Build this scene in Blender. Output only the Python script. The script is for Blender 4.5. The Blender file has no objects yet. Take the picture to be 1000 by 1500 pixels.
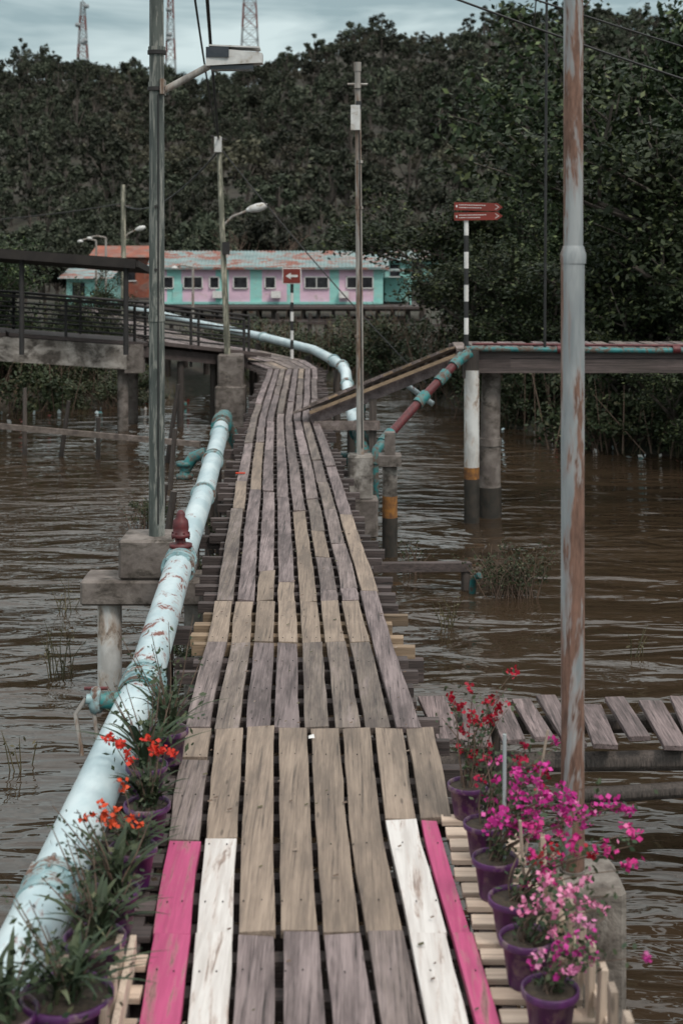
import bpy, math, random
import numpy as np
from mathutils import Vector, Matrix, noise as mnoise
random.seed(7); rng=np.random.default_rng(7)
scene=bpy.context.scene
R=math.radians
def U(a,b): return random.uniform(a,b)

# ------------------------------------------------------------------ materials
def new_mat(name):
    m=bpy.data.materials.new(name); m.use_nodes=True
    nt=m.node_tree; nt.nodes.clear()
    o=nt.nodes.new('ShaderNodeOutputMaterial'); b=nt.nodes.new('ShaderNodeBsdfPrincipled')
    nt.links.new(b.outputs[0],o.inputs[0])
    return m,nt,b
def N(nt,t,**kw):
    n=nt.nodes.new(t)
    for k,v in kw.items(): setattr(n,k,v)
    return n
def mixc(nt,fac,a,b,mode='MIX'):
    n=N(nt,'ShaderNodeMix',data_type='RGBA',blend_type=mode)
    for s,v in ((0,fac),(6,a),(7,b)):
        if isinstance(v,bpy.types.NodeSocket): nt.links.new(v,n.inputs[s])
        elif isinstance(v,(int,float)): n.inputs[s].default_value=v
        else: n.inputs[s].default_value=(*v,1)
    return n.outputs[2]
def ramp(nt,inp,p0,p1,v0=0,v1=1):
    n=N(nt,'ShaderNodeMapRange'); n.inputs[1].default_value=p0; n.inputs[2].default_value=p1
    n.inputs[3].default_value=v0; n.inputs[4].default_value=v1
    nt.links.new(inp,n.inputs[0]); return n.outputs[0]
def mul(nt,a,b,op='MULTIPLY'):
    n=N(nt,'ShaderNodeMath',operation=op)
    for i,v in enumerate((a,b)):
        if isinstance(v,bpy.types.NodeSocket): nt.links.new(v,n.inputs[i])
        else: n.inputs[i].default_value=v
    return n.outputs[0]
def coords(nt,scale,island=False,kind='Object'):
    tc=N(nt,'ShaderNodeTexCoord'); out=tc.outputs[kind]
    if island:
        g=N(nt,'ShaderNodeNewGeometry'); m=N(nt,'ShaderNodeVectorMath',operation='SCALE')
        c=N(nt,'ShaderNodeCombineXYZ')
        for i in range(3): nt.links.new(g.outputs['Random Per Island'],c.inputs[i])
        nt.links.new(c.outputs[0],m.inputs[0]); m.inputs[3].default_value=37.0
        a=N(nt,'ShaderNodeVectorMath',operation='ADD'); nt.links.new(out,a.inputs[0]); nt.links.new(m.outputs[0],a.inputs[1]); out=a.outputs[0]
    mp=N(nt,'ShaderNodeMapping'); mp.inputs['Scale'].default_value=scale
    nt.links.new(out,mp.inputs[0]); return mp.outputs[0]
def noise(nt,vec,scale=1,detail=4,rough=.6,dist=0):
    n=N(nt,'ShaderNodeTexNoise'); n.inputs['Scale'].default_value=scale; n.inputs['Detail'].default_value=detail
    n.inputs['Roughness'].default_value=rough; n.inputs['Distortion'].default_value=dist
    nt.links.new(vec,n.inputs['Vector']); return n.outputs['Fac']
def bump(nt,b,h,strength=.4,dist=.01):
    n=N(nt,'ShaderNodeBump'); n.inputs['Strength'].default_value=strength; n.inputs['Distance'].default_value=dist
    nt.links.new(h,n.inputs['Height']); nt.links.new(n.outputs[0],b.inputs['Normal'])

def wood(name,dark,light,dirt=(.05,.04,.035),dirtamt=.5,rough=.8,grain=1.0,islandvar=.45,axis='Y',tint=None):
    m,nt,b=new_mat(name)
    st={'Y':(85,1.5,85),'X':(1.5,85,85),'Z':(85,85,1.5)}[axis]
    v=coords(nt,st,True); g=noise(nt,v,1,4,.65,.35)
    v2=coords(nt,tuple(s*3.1 for s in st),True); g2=noise(nt,v2,1,2,.6)
    geo=N(nt,'ShaderNodeNewGeometry'); rnd=geo.outputs['Random Per Island']
    if tint:   # board-to-board hue differences
        f=mul(nt,mul(nt,rnd,7.31),1.0,'MODULO'); f=ramp(nt,f,.3,.9)
        dark_=mixc(nt,f,dark,tuple(c*.6 for c in tint)); light_=mixc(nt,f,light,tint)
    else: dark_,light_=dark,light
    base=mixc(nt,ramp(nt,g,.36,.64),dark_,light_)
    base=mixc(nt,ramp(nt,g2,.42,.62,0,.45*grain),base,tuple(c*.45 for c in dark))
    base=mixc(nt,ramp(nt,g,.40,.34,0,.9*grain),base,(.018,.014,.012))
    st3={'Y':(9,1.4,9),'X':(1.4,9,9),'Z':(9,9,1.4)}[axis]
    v3=coords(nt,st3,True); d=noise(nt,v3,1,4,.7)
    base=mixc(nt,ramp(nt,d,.48,.64,0,dirtamt),base,dirt)
    base=mixc(nt,ramp(nt,d,.46,.34,0,.4),base,tuple(min(1,c*1.2) for c in light))
    vo=N(nt,'ShaderNodeTexVoronoi'); vo.inputs['Scale'].default_value=1; nt.links.new(coords(nt,tuple(s*.14 if s>10 else s*1.6 for s in st),True),vo.inputs['Vector'])
    base=mixc(nt,ramp(nt,vo.outputs['Distance'],.09,.05,0,.55),base,(.03,.022,.018))
    hv=N(nt,'ShaderNodeHueSaturation'); nt.links.new(base,hv.inputs['Color'])
    nt.links.new(ramp(nt,rnd,0,1,1-islandvar,1+islandvar*.7),hv.inputs['Value'])
    nt.links.new(hv.outputs[0],b.inputs['Base Color'])
    nt.links.new(ramp(nt,g,.3,.7,rough-.12,rough+.12),b.inputs['Roughness'])
    bump(nt,b,g,.8*grain,.007); return m

def paint(name,c1,c2,scale=(3,3,3),patch=None,p0=.55,p1=.62,pscale=(6,6,2),rough=.6,rv=.15,bs=.2,bd=.004,metal=0,island=False,ymask=None,det=4):
    m,nt,b=new_mat(name)
    n1=noise(nt,coords(nt,scale,island),1,4,.65,.3); col=mixc(nt,ramp(nt,n1,.38,.62),c1,c2); h=n1
    if patch:
        n2=noise(nt,coords(nt,pscale,island),1,det+1,.68,.4)
        if ymask:
            s=N(nt,'ShaderNodeSeparateXYZ'); tc=N(nt,'ShaderNodeTexCoord'); nt.links.new(tc.outputs['Object'],s.inputs[0])
            k=mul(nt,ramp(nt,s.outputs[1],ymask[0],ymask[1]),ramp(nt,s.outputs[1],ymask[3],ymask[2]))
            n2=mul(nt,n2,ramp(nt,k,0,1,-ymask[4],0),'ADD')
        f=ramp(nt,n2,p0,p1)
        n3=noise(nt,coords(nt,tuple(s*6 for s in pscale)),1,3,.7)
        pc=mixc(nt,ramp(nt,n3,.35,.65),patch,tuple(min(1,c*2.2) for c in patch))
        halo=ramp(nt,n2,p0-.05,p0,0,.35)
        col=mixc(nt,halo,col,tuple(min(1,c*2.6) for c in patch))
        col=mixc(nt,f,col,pc)
        nt.links.new(ramp(nt,f,0,1,rough,.92),b.inputs['Roughness'])
    else: nt.links.new(ramp(nt,n1,.2,.8,rough-rv,rough+rv),b.inputs['Roughness'])
    nt.links.new(col,b.inputs['Base Color']); b.inputs['Metallic'].default_value=metal
    bump(nt,b,h,bs,bd); return m

def leafmat(name,c1,c2,c3=None,objvar=.4,rough=.55,hue=(.485,.52),p3=.9):
    m,nt,b=new_mat(name)
    g=N(nt,'ShaderNodeNewGeometry'); col=mixc(nt,g.outputs['Random Per Island'],c1,c2)
    if c3: col=mixc(nt,ramp(nt,g.outputs['Random Per Island'],p3,min(1,p3+.06)),col,c3)
    oi=N(nt,'ShaderNodeObjectInfo'); hv=N(nt,'ShaderNodeHueSaturation'); nt.links.new(col,hv.inputs['Color'])
    nt.links.new(ramp(nt,oi.outputs['Random'],0,1,1-objvar,1+objvar),hv.inputs['Value'])
    nt.links.new(ramp(nt,oi.outputs['Random'],0,1,hue[0],hue[1]),hv.inputs['Hue'])
    nt.links.new(hv.outputs[0],b.inputs['Base Color']); b.inputs['Roughness'].default_value=rough
    b.inputs['Specular IOR Level'].default_value=.25
    return m

M={}
M['old']=wood('old_grey_wood',(.135,.102,.100),(.290,.232,.226),(.055,.041,.040),.65,islandvar=.28,tint=(.235,.190,.158))
M['tan']=wood('tan_wood',(.20,.150,.115),(.32,.250,.195),(.11,.086,.070),.6,grain=.6,islandvar=.20)
M['pink']=paint('pink_paint',(.52,.075,.20),(.40,.055,.15),(40,2,40),(.16,.08,.08),.57,.64,(28,2.5,28),.6,island=True)
M['white']=paint('white_paint',(.70,.67,.64),(.54,.50,.47),(40,2,40),(.19,.15,.13),.57,.65,(28,2.5,28),.6,island=True)
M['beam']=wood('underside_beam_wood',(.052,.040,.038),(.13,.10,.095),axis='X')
M['newbeam']=wood('fresh_beam_wood',(.21,.145,.09),(.31,.225,.15),(.11,.08,.06),.4,grain=.5,axis='X')
M['pine']=wood('pine_batten',(.50,.375,.29),(.68,.54,.43),(.30,.22,.17),.45,grain=.4,islandvar=.25,axis='X')
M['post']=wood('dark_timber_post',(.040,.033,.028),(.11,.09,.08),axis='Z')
M['pinez']=wood('pine_picket',(.40,.31,.24),(.56,.45,.36),(.3,.24,.18),.3,grain=.35,axis='Z')
M['conc']=paint('weathered_concrete',(.23,.20,.18),(.12,.10,.09),(5,5,5),(.045,.038,.032),.52,.62,(4,4,6),.9,bs=.7,bd=.02)
M['conclight']=paint('stained_concrete',(.38,.35,.32),(.19,.17,.15),(4,4,6),(.050,.043,.037),.49,.58,(2.5,2.5,3.5),.9,bs=.5,bd=.015)
M['concbase']=paint('pole_base_concrete',(.28,.25,.22),(.17,.15,.13),(9,9,9),(.055,.045,.038),.50,.64,(7,7,3),.9,bs=.9,bd=.02)
M['pipe']=paint('white_pipe_paint',(.60,.70,.72),(.40,.52,.555),(4,2,4),(.12,.055,.045),.562,.60,(9,4.5,9),.36,bs=.12,ymask=(6.2,8.0,10.4,12.5,.10))
M['pipecoll']=paint('pipe_collar',(.34,.48,.50),(.18,.30,.32),(9,9,9),(.10,.06,.045),.54,.61,(12,12,12),.45)
M['teal']=paint('teal_paint',(.03,.20,.20),(.02,.12,.13),(9,9,9),(.07,.05,.04),.50,.58,(12,12,12),.5)
M['rustpole']=paint('rusting_pole_paint',(.34,.36,.365),(.21,.235,.245),(14,14,2),(.105,.060,.044),.515,.55,(8,8,1.4),.5,bs=.35)
M['greenpole']=paint('green_grey_pole',(.100,.115,.104),(.052,.063,.058),(16,16,1.8),(.15,.15,.135),.53,.60,(22,22,2.4),.75,bs=.3)
M['greypole']=paint('galvanised_pole',(.38,.36,.33),(.21,.195,.18),(14,14,1.5),(.11,.075,.055),.54,.6,(16,16,1.8),.6)
M['whitepost']=paint('whitewashed_post',(.66,.66,.64),(.44,.43,.41),(5,5,3),(.20,.16,.13),.55,.64,(7,7,3.5),.7)
M['rust']=paint('orange_rust',(.32,.14,.03),(.14,.065,.03),(12,12,12),rough=.85,rv=.1)
M['wetblack']=paint('wet_algae',(.022,.02,.016),(.045,.036,.028),(12,12,8),rough=.7)
M['metalblk']=paint('black_iron',(.020,.019,.019),(.035,.032,.031),(8,8,8),rough=.75)
M['redrust']=paint('dark_red_paint',(.12,.018,.02),(.07,.015,.018),(20,20,20),rough=.5)
M['signred']=paint('brown_red_sign',(.22,.028,.018),(.17,.024,.016),(6,6,6),rough=.45)
M['signwhite']=paint('sign_white',(.75,.74,.72),(.60,.59,.57),(6,6,6),rough=.5)
M['black']=paint('black_paint',(.018,.018,.018),(.03,.03,.03),(6,6,6),rough=.6)
M['lampwhite']=paint('lamp_housing',(.66,.66,.64),(.5,.5,.49),(8,8,8),(.2,.18,.15),.58,.66,(8,8,8),.45)
M['lampglass']=paint('lamp_panel',(.03,.035,.045),(.045,.05,.06),(8,8,8),rough=.2)
M['pot']=paint('purple_plastic',(.080,.015,.095),(.05,.012,.062),(14,14,14),(.11,.08,.075),.57,.68,(12,12,12),.45,bs=.05)
M['soil']=paint('potting_soil',(.03,.022,.016),(.06,.045,.03),(60,60,60),rough=.9,rv=.05,bs=.8)
M['twig']=paint('twig_bark',(.09,.06,.045),(.16,.11,.08),(20,20,20),rough=.85)
M['bark']=paint('tree_bark',(.055,.045,.038),(.12,.10,.085),(6,6,2),rough=.85,bs=.8,bd=.02)
M['cane']=paint('bamboo_cane',(.38,.42,.42),(.30,.34,.36),(20,20,4),rough=.6)
M['leafpot']=leafmat('potted_leaf',(.024,.042,.022),(.060,.080,.040),(.12,.13,.07),.15)
M['leafbou']=leafmat('bougainvillea_leaf',(.03,.055,.028),(.07,.09,.045),None,.15)
M['magenta']=leafmat('magenta_bract',(.42,.015,.17),(.62,.05,.28),(.75,.25,.45),.1,p3=.93)
M['lightpink']=leafmat('pale_pink_bract',(.58,.14,.30),(.74,.30,.46),None,.1)
M['redfl']=leafmat('red_flower',(.26,.005,.03),(.44,.012,.05),None,.1)
M['orange']=leafmat('orange_flower',(.52,.05,.015),(.66,.09,.03),None,.1)
M['mang']=leafmat('mangrove_leaf',(.011,.020,.008),(.038,.055,.021),(.12,.145,.062),.3,p3=.87)
M['forest']=leafmat('hazed_forest_leaf',(.022,.028,.018),(.054,.062,.040),(.09,.095,.062),.55,rough=.75,hue=(.47,.52))  # leaf colour lifted and greyed: aerial haze painted in, no volume
M['forest2']=leafmat('dry_forest_leaf',(.045,.044,.031),(.088,.082,.056),(.13,.12,.085),.4,rough=.75)
M['shrub']=leafmat('shrub_leaf',(.022,.033,.015),(.055,.068,.032),(.13,.12,.07),.3)
M['grass']=leafmat('marsh_grass',(.06,.06,.03),(.13,.11,.06),(.17,.14,.09),.2)
M['pinkwall']=paint('pink_wall',(.74,.52,.64),(.62,.43,.54),(1,1,3),(.25,.2,.2),.58,.75,(2,2,3),.8)
M['turqwall']=paint('turquoise_wall',(.33,.66,.61),(.25,.55,.51),(1,1,3),(.15,.2,.18),.58,.75,(2,2,3),.8)
M['roof']=paint('corrugated_roof',(.22,.31,.31),(.13,.19,.19),(1,2,2),(.15,.065,.05),.53,.57,(1.2,2.5,2),.6)
M['winglass']=paint('dark_window',(.012,.012,.015),(.03,.03,.035),(2,2,2),rough=.2)
M['orangewall']=paint('orange_wall',(.30,.09,.05),(.19,.06,.04),(1,1,2),(.1,.07,.06),.55,.65,(2,2,2),.8)
M['redwhite_r']=paint('tower_red',(.22,.10,.09),(.2,.09,.08),(1,1,1),rough=.6)
M['redwhite_w']=paint('tower_grey',(.33,.35,.36),(.28,.3,.31),(1,1,1),rough=.6)

m,nt,b=new_mat('mud_and_forest_floor')
n1=noise(nt,coords(nt,(.7,.7,.7)),1,5,.7); n2=noise(nt,coords(nt,(6,6,6)),1,4,.7)
c=mixc(nt,ramp(nt,n1,.4,.6),(.045,.035,.027),(.032,.036,.022)); c=mixc(nt,ramp(nt,n2,.5,.65,0,.5),c,(.10,.078,.06))
nt.links.new(c,b.inputs['Base Color']); b.inputs['Roughness'].default_value=.85; bump(nt,b,n2,.8,.1); M['ground']=m
# water
m,nt,b=new_mat('brown_river_water')
a1=noise(nt,coords(nt,(.75,1.7,1)),1,2,.45,.9); a2=noise(nt,coords(nt,(3.0,6.5,1)),1,2,.5,.4); a3=noise(nt,coords(nt,(.20,.33,1)),1,2,.5)
hh_=mul(nt,mul(nt,a2,.17),a1,'ADD'); hh_=mul(nt,hh_,ramp(nt,a3,.38,.62,.40,1.2))
nt.links.new(mixc(nt,a3,(.032,.021,.013),(.054,.036,.022)),b.inputs['Base Color'])
b.inputs['Roughness'].default_value=.02; b.inputs['IOR'].default_value=1.5
bump(nt,b,hh_,1.0,.15); M['water']=m

# ------------------------------------------------------------------ builder
class B:
    def __init__(s): s.v=[];s.f=[];s.m=[];s.mats=[];s.sm=[]
    def mi(s,k):
        if k not in s.mats: s.mats.append(k)
        return s.mats.index(k)
    def add(s,vs,fs,k,smooth=False):
        o=len(s.v); s.v.extend([tuple(v) for v in vs]); i=s.mi(k)
        for f in fs: s.f.append(tuple(o+j for j in f)); s.m.append(i); s.sm.append(smooth)
    def box(s,c,d,k,rot=(0,0,0),bev=0):
        hx,hy,hz=d[0]/2,d[1]/2,d[2]/2
        mt=Matrix.Translation(Vector(c))@(Matrix.Rotation(rot[2],4,'Z')@Matrix.Rotation(rot[1],4,'Y')@Matrix.Rotation(rot[0],4,'X'))
        vs=[mt@Vector((x*hx,y*hy,z*hz)) for x in(-1,1) for y in(-1,1) for z in(-1,1)]
        s.add(vs,[(0,1,3,2),(4,6,7,5),(0,4,5,1),(2,3,7,6),(0,2,6,4),(1,5,7,3)],k)
    def beam(s,p,q,w,h,k):
        p=Vector(p);q=Vector(q);d=(q-p); up=Vector((0,0,1)) if abs(d.normalized().z)<.95 else Vector((0,1,0))
        sd=d.cross(up).normalized()*w/2; u=sd.cross(d).normalized()*h/2
        vs=[]
        for e in(p,q): vs+= [e-sd-u,e+sd-u,e+sd+u,e-sd+u]
        s.add(vs,[(3,2,1,0),(4,5,6,7),(0,1,5,4),(1,2,6,5),(2,3,7,6),(3,0,4,7)],k)
    def tube(s,pts,r,k,n=10,caps=True,smooth=True):
        pts=[Vector(p) for p in pts]
        if not isinstance(r,(list,tuple)): r=[r]*len(pts)
        vs=[];fs=[];pu=None
        for i,p in enumerate(pts):
            t=(pts[min(i+1,len(pts)-1)]-pts[max(i-1,0)])
            if t.length<1e-7: t=Vector((0,0,1))
            t.normalize()
            if pu is None: pu=t.cross(Vector((.13,.97,.2)) if abs(t.y)<.9 else Vector((0,0,1))).normalized()
            pu=(pu-t*pu.dot(t)).normalized(); w=t.cross(pu)
            for j in range(n):
                a=2*math.pi*j/n; vs.append(p+(pu*math.cos(a)+w*math.sin(a))*r[i])
        for i in range(len(pts)-1):
            for j in range(n): fs.append((i*n+j,i*n+(j+1)%n,(i+1)*n+(j+1)%n,(i+1)*n+j))
        s.add(vs,fs,k,smooth)
        if caps:
            s.add(vs[:n],[tuple(range(n))[::-1]],k); s.add(vs[-n:],[tuple(range(n))],k)
    def lathe(s,c,prof,k,n=24):
        c=Vector(c); vs=[];fs=[]
        for (r,z) in prof:
            for j in range(n): a=2*math.pi*j/n; vs.append(c+Vector((r*math.cos(a),r*math.sin(a),z)))
        for i in range(len(prof)-1):
            for j in range(n): fs.append((i*n+j,i*n+(j+1)%n,(i+1)*n+(j+1)%n,(i+1)*n+j))
        s.add(vs,fs,k,True)
    def leaf(s,p,size,k,asp=.55,nrm=None):
        d=Vector((random.gauss(0,1),random.gauss(0,1),random.gauss(0,.8))).normalized()
        e=d.cross(Vector((random.gauss(0,1),random.gauss(0,1),random.gauss(0,1)))).normalized()
        p=Vector(p); a=p-d*size*.5; c=p+d*size*.5
        s.add([a,p+e*size*asp*.5,c,p-e*size*asp*.5],[(0,1,2,3)],k)
    def obj(s,name,bevel=0,parent=None,loc=(0,0,0)):
        me=bpy.data.meshes.new(name); me.from_pydata(s.v,[],s.f)
        for k in s.mats: me.materials.append(M[k])
        me.polygons.foreach_set('material_index',s.m); me.polygons.foreach_set('use_smooth',s.sm); me.update()
        o=bpy.data.objects.new(name,me); scene.collection.objects.link(o); o.location=loc
        if bevel:
            md=o.modifiers.new('bevel','BEVEL'); md.width=bevel; md.segments=1; md.limit_method='ANGLE'
        if parent: o.parent=parent
        return o
def empty(name,loc=(0,0,0)):
    o=bpy.data.objects.new(name,None); o.location=loc; scene.collection.objects.link(o); return o
def lerp(a,b,t): return a+(b-a)*t
def interp(x,tab): return float(np.interp(x,[t[0] for t in tab],[t[1] for t in tab]))

# ------------------------------------------------------------------ boardwalk
DK=1.20
CT=[(2,.03),(4.4,-.07),(5.9,-.15),(7.1,-.195),(8.6,-.25),(10.6,-.34),(14.7,-.545),(19.8,-.80),(27.8,-.955)]
WT=[(2,1.14),(4.4,1.13),(5.9,1.13),(7.1,1.20),(8.6,1.15),(10.6,1.14),(14.7,1.09),(19.8,.97),(27.8,.98)]
def cx(D): return interp(D,CT)
def wd(D): return interp(D,WT)
bw=B()
def plank(f0,f1,D0,D1,k,gap=.011,dz=None,cfun=None):
    far=D0>9
    n=max(2,int((D1-D0)/.22)); dz=(U(-.009,.009) if far else U(-.005,.005)) if dz is None else dz
    q_=.009 if far else .005
    sk0,sk1=U(-q_,q_),U(-q_,q_); tl=U(-.006,.006) if far else U(-.004,.004); bow=U(-.006,.006); vs=[];fs=[]
    if D0>3: D0+=U(-.01,.012)
    D1-=U(-.004,.022)
    for i in range(n+1):
        t=i/n; D=lerp(D0,D1,t); c,w=cx(D),wd(D)
        ln=.003
        xl=c-w/2+f0*w+gap+lerp(sk0,sk1,t)+bow*math.sin(math.pi*t)+U(-ln,ln); xr=c-w/2+f1*w-gap+lerp(sk0,sk1,t)+bow*math.sin(math.pi*t)+U(-ln,ln)
        z=DK+dz+.004*math.sin(math.pi*t)+U(-.001,.001)
        vs+=[(xl,D,z-.032-tl),(xr,D,z-.032+tl),(xr,D,z+tl),(xl,D,z-tl)]
    fs.append((0,1,2,3)); e=n*4; fs.append((e+3,e+2,e+1,e))
    for i in range(n):
        a=i*4;b_=a+4
        for q in range(4): fs.append((a+q,b_+q,b_+(q+1)%4,a+(q+1)%4))
    bw.add(vs,fs,k)
s75=[i/7.6 for i in range(8)]+[1.0]
e8=[i/8 for i in range(9)]
keysA=['pink','white','old','old','old','old','white','pink']
for i in range(8): plank(s75[i],s75[i+1],2.6,4.975,keysA[i])
def segB(i,f0,f1):
    if i==0: plank(f0,f1,4.975,5.76,'pink');plank(f0,f1,5.76,6.67,'old');plank(f0,f1,6.67,7.09,'tan')
    elif i==1: plank(f0,f1,4.975,5.76,'white');plank(f0,f1,5.76,7.09,'tan')
    elif i==6: plank(f0,f1,4.975,5.97,'white');plank(f0,f1,5.97,7.09,'tan')
    elif i==7: plank(f0,f1,4.975,5.97,'pink');plank(f0,f1+.05,5.97,7.09,'tan')
    else: plank(f0,f1,4.975,7.09,'tan')
for i in range(8): segB(i,s75[i],s75[i+1])
for i in range(8): plank(e8[i],e8[i+1],7.09,8.62 if i<7 else 9.9,'old',.014)
for i in range(7): plank(e8[i],e8[i+1],8.62,9.62,'tan',.014)
for i in range(8):
    D=9.9 if i==7 else 9.62
    if i in(2,3,4):
        e={2:10.5,3:10.15,4:12.9}[i]; plank(e8[i],e8[i+1],D,e,'tan',.015); D=e
    elif i in(5,6): plank(e8[i],e8[i+1],D,D+.35,'old',.015); D+=.35; 
    if i==5:
        plank(e8[i],e8[i+1],D,11.0,'old',.015); plank(e8[i],e8[i+1],11.0,12.0,'tan',.015); D=12.0
    while D<27.8:
        L=random.choice([1.5,2.2,2.8,3.4,3.4]); E=min(27.8,D+L)
        if 27.8-E<.8: E=27.8
        plank(e8[i],e8[i+1],D,E,'tan' if random.random()<.04 else 'old',.015); D=E
D=2.7
while D<27.8:
    c,w=cx(D),wd(D); a=U(.02,.17); b_=U(.02,.17)
    k='newbeam' if (8.5<D<10.1 and random.random()<.45) else 'beam'
    x0=c-w/2-a; x1=c+w/2+b_
    if D<6: x1=c+w/2-.02; x0=c-w/2-.04
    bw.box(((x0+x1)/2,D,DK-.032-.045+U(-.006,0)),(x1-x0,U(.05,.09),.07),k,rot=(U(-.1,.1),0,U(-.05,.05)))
    D+=U(.18,.30) if D<9 else U(.22,.34)
Ds=list(np.arange(2.6,28.2,1.6))
for a,b2 in zip(Ds[:-1],Ds[1:]):
    for s in(-.36,.36):
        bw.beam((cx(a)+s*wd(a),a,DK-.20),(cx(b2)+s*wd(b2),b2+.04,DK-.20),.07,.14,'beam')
for j,D in enumerate(np.arange(3.4,28,1.9)):
    c,w=cx(D),wd(D)
    for s in(-1,1):
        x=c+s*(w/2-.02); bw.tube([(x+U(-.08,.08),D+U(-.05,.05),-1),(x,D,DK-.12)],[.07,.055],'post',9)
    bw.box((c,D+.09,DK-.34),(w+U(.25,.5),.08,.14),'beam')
    if j%2: bw.beam((c-w/2,D+.05,.15),(c+w/2,D+.05,DK-.3),.04,.09,'beam')
for D in np.arange(4.2,9.6,.5):
    c,w=cx(D),wd(D)
    for i in range(8):
        for s in(.28,.72):
            x=c-w/2+(i+s)/8*w
            bw.lathe((x+U(-.006,.006),D+U(-.01,.01),DK+.0085),[(.0001,.0),(.0035,-.0002),(.0035,-.005)],'metalblk',6)
bw.obj('boardwalk',bevel=.003)

CL=[(-.955,27.8),(-1.35,29.6),(-2.4,32.3),(-3.9,36),(-5.4,40),(-7.2,45.5),(-10,54)]
fw=B(); NP=7
def frame(i):
    p=Vector((CL[i][0],CL[i][1],0)); a=Vector((*CL[max(0,i-1)],0)); c=Vector((*CL[min(len(CL)-1,i+1)],0))
    t=(c-a).normalized(); return p,Vector((t.y,-t.x,0))
for i in range(len(CL)-1):
    p,sd=frame(i);q,sd2=frame(i+1); 
    if i==0: sd=Vector((1,0,0))
    w0=1.0 if i==0 else 1.25; w1=1.25
    for j in range(NP):
        f0=j/NP-.5+.01; f1=(j+1)/NP-.5-.01; z=DK+U(-.008,.008)
        a=p+sd*f0*w0;b2=p+sd*f1*w0;c=q+sd2*f1*w1;d=q+sd2*f0*w1
        vs=[(v.x,v.y,z-.03) for v in(a,b2,c,d)]+[(v.x,v.y,z) for v in(a,b2,c,d)]
        fw.add(vs,[(3,2,1,0),(4,5,6,7),(0,1,5,4),(1,2,6,5),(2,3,7,6),(3,0,4,7)],'tan' if random.random()<.1 else 'old')
    L=(q-p).length; m_=int(L/.45)
    for t in range(m_):
        c=p.lerp(q,t/m_); s_=sd.lerp(sd2,t/m_); fw.beam(c-s_*.7+Vector((0,0,DK-.07)),c+s_*.7+Vector((0,0,DK-.07)),.07,.07,'beam')
    for t in range(0,max(1,int(L/2))):
        c=p.lerp(q,t/max(1,int(L/2)))
        for s in(-.5,.5): fw.tube([c+sd*s+Vector((0,0,-1)),c+sd*s+Vector((0,0,DK-.05))],.08,'post',8)
fw.obj('boardwalk')

# ------------------------------------------------------------------ near water pipe
PP=[(-1.10,2.8,1.25),(-1.066,4.53,1.25),(-1.055,5.0,1.25),(-1.055,7.53,1.25),(-1.19,10.4,1.25),(-1.31,13.6,1.25),(-1.50,17.3,1.22),(-1.63,19.4,1.18)]
def pipe_at(D):
    return Vector((interp(D,[(p[1],p[0]) for p in PP]),D,interp(D,[(p[1],p[2]) for p in PP])))
wp=B()
wp.tube([pipe_at(D) for D in np.arange(2.8,19.41,.4)],.1,'pipe',28)
for D,r in((5.15,.112),(7.5,.122),(7.62,.122),(10.35,.125),(10.6,.12),(13.4,.12),(15.6,.12),(18.0,.12)):
    a=pipe_at(D);b2=pipe_at(D+.05); wp.tube([a,b2],r,'pipecoll',28)
for D in(5.1,7.56,10.47,15.7,18.9):
    a=pipe_at(D-.09);b2=pipe_at(D+.13); wp.tube([a,b2],.108 if D<7 else .113,'pipecoll' if D<15 else 'teal',28)
for D in(5.15,7.5,7.62,10.35,10.6):
    c=pipe_at(D)
    for a in np.arange(0,6.28,.785): wp.tube([c+Vector((.108*math.cos(a),-.03,.108*math.sin(a))),c+Vector((.108*math.cos(a),.08,.108*math.sin(a)))],.011,'pipecoll',6)
wp.tube([(-1.62,19.2,1.18),(-1.64,19.6,1.18)],.14,'teal',20); wp.tube([(-1.64,19.7,1.18),(-1.65,20.0,1.18)],.12,'teal',20)
wp.tube([(-1.65,20,1.18),(-1.64,20.3,1.05),(-1.5,20.4,.75),(-1.2,20.4,.6),(0,20.0,.6),(.2,19.9,.6),(.3,19.8,.75),(.3,19.7,1.0)],.095,'teal',14)
wp.tube([(-1.85,16.8,.95),(-1.75,16.8,1.1),(-1.6,16.8,1.15)],.07,'teal',12); wp.lathe((-1.85,16.8,.85),[(.0,0),(.1,0),(.1,.05),(.06,.05),(.06,.15),(.1,.15),(.1,.2),(0,.2)],'teal',12)
q=pipe_at(7.25)
wp.tube([q+Vector((-.05,0,.03)),q+Vector((-.17,-.02,.04))],.045,'teal',12)
wp.tube([q+Vector((-.17,-.02,.04)),q+Vector((-.24,-.03,.05))],.026,'pipecoll',12)
wp.lathe(q+Vector((-.19,-.02,.02)),[(0,.09),(.025,.085),(.03,.05),(.042,.0),(.03,-.04),(0,-.05)],'pipecoll',12)
wp.tube([q+Vector((-.24,-.03,.05)),q+Vector((-.29,-.05,-.02)),q+Vector((-.25,-.08,-.22))],.012,'greypole',8)
wp.tube([q+Vector((-.20,-.03,-.02)),q+Vector((-.17,-.06,-.2))],.012,'greypole',8)
wp.tube([q+Vector((-.25,-.02,.10)),q+Vector((-.13,-.02,.10))],.009,'redrust',8); wp.tube([q+Vector((-.19,-.02,.05)),q+Vector((-.19,-.02,.10))],.008,'redrust',8)
for k_ in range(3): 
    c=pipe_at(7.35+.03*k_); wp.tube([c+Vector((.108*math.cos(a),0,.108*math.sin(a))) for a in np.linspace(0,2*math.pi,20)],.006,'teal',6,False)
for D in(4.9,6.3,9.2,12.1,14.8,17.2):
    c=pipe_at(D); wp.box((c.x+.08,D,1.08),(.45,.09,.10),'beam'); wp.tube([(c.x,D,-1),(c.x,D,1.04)],.05,'post',8)
wp.obj('water_pipe')
av=B(); c=pipe_at(10.62)+Vector((0,0,.1))
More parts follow.
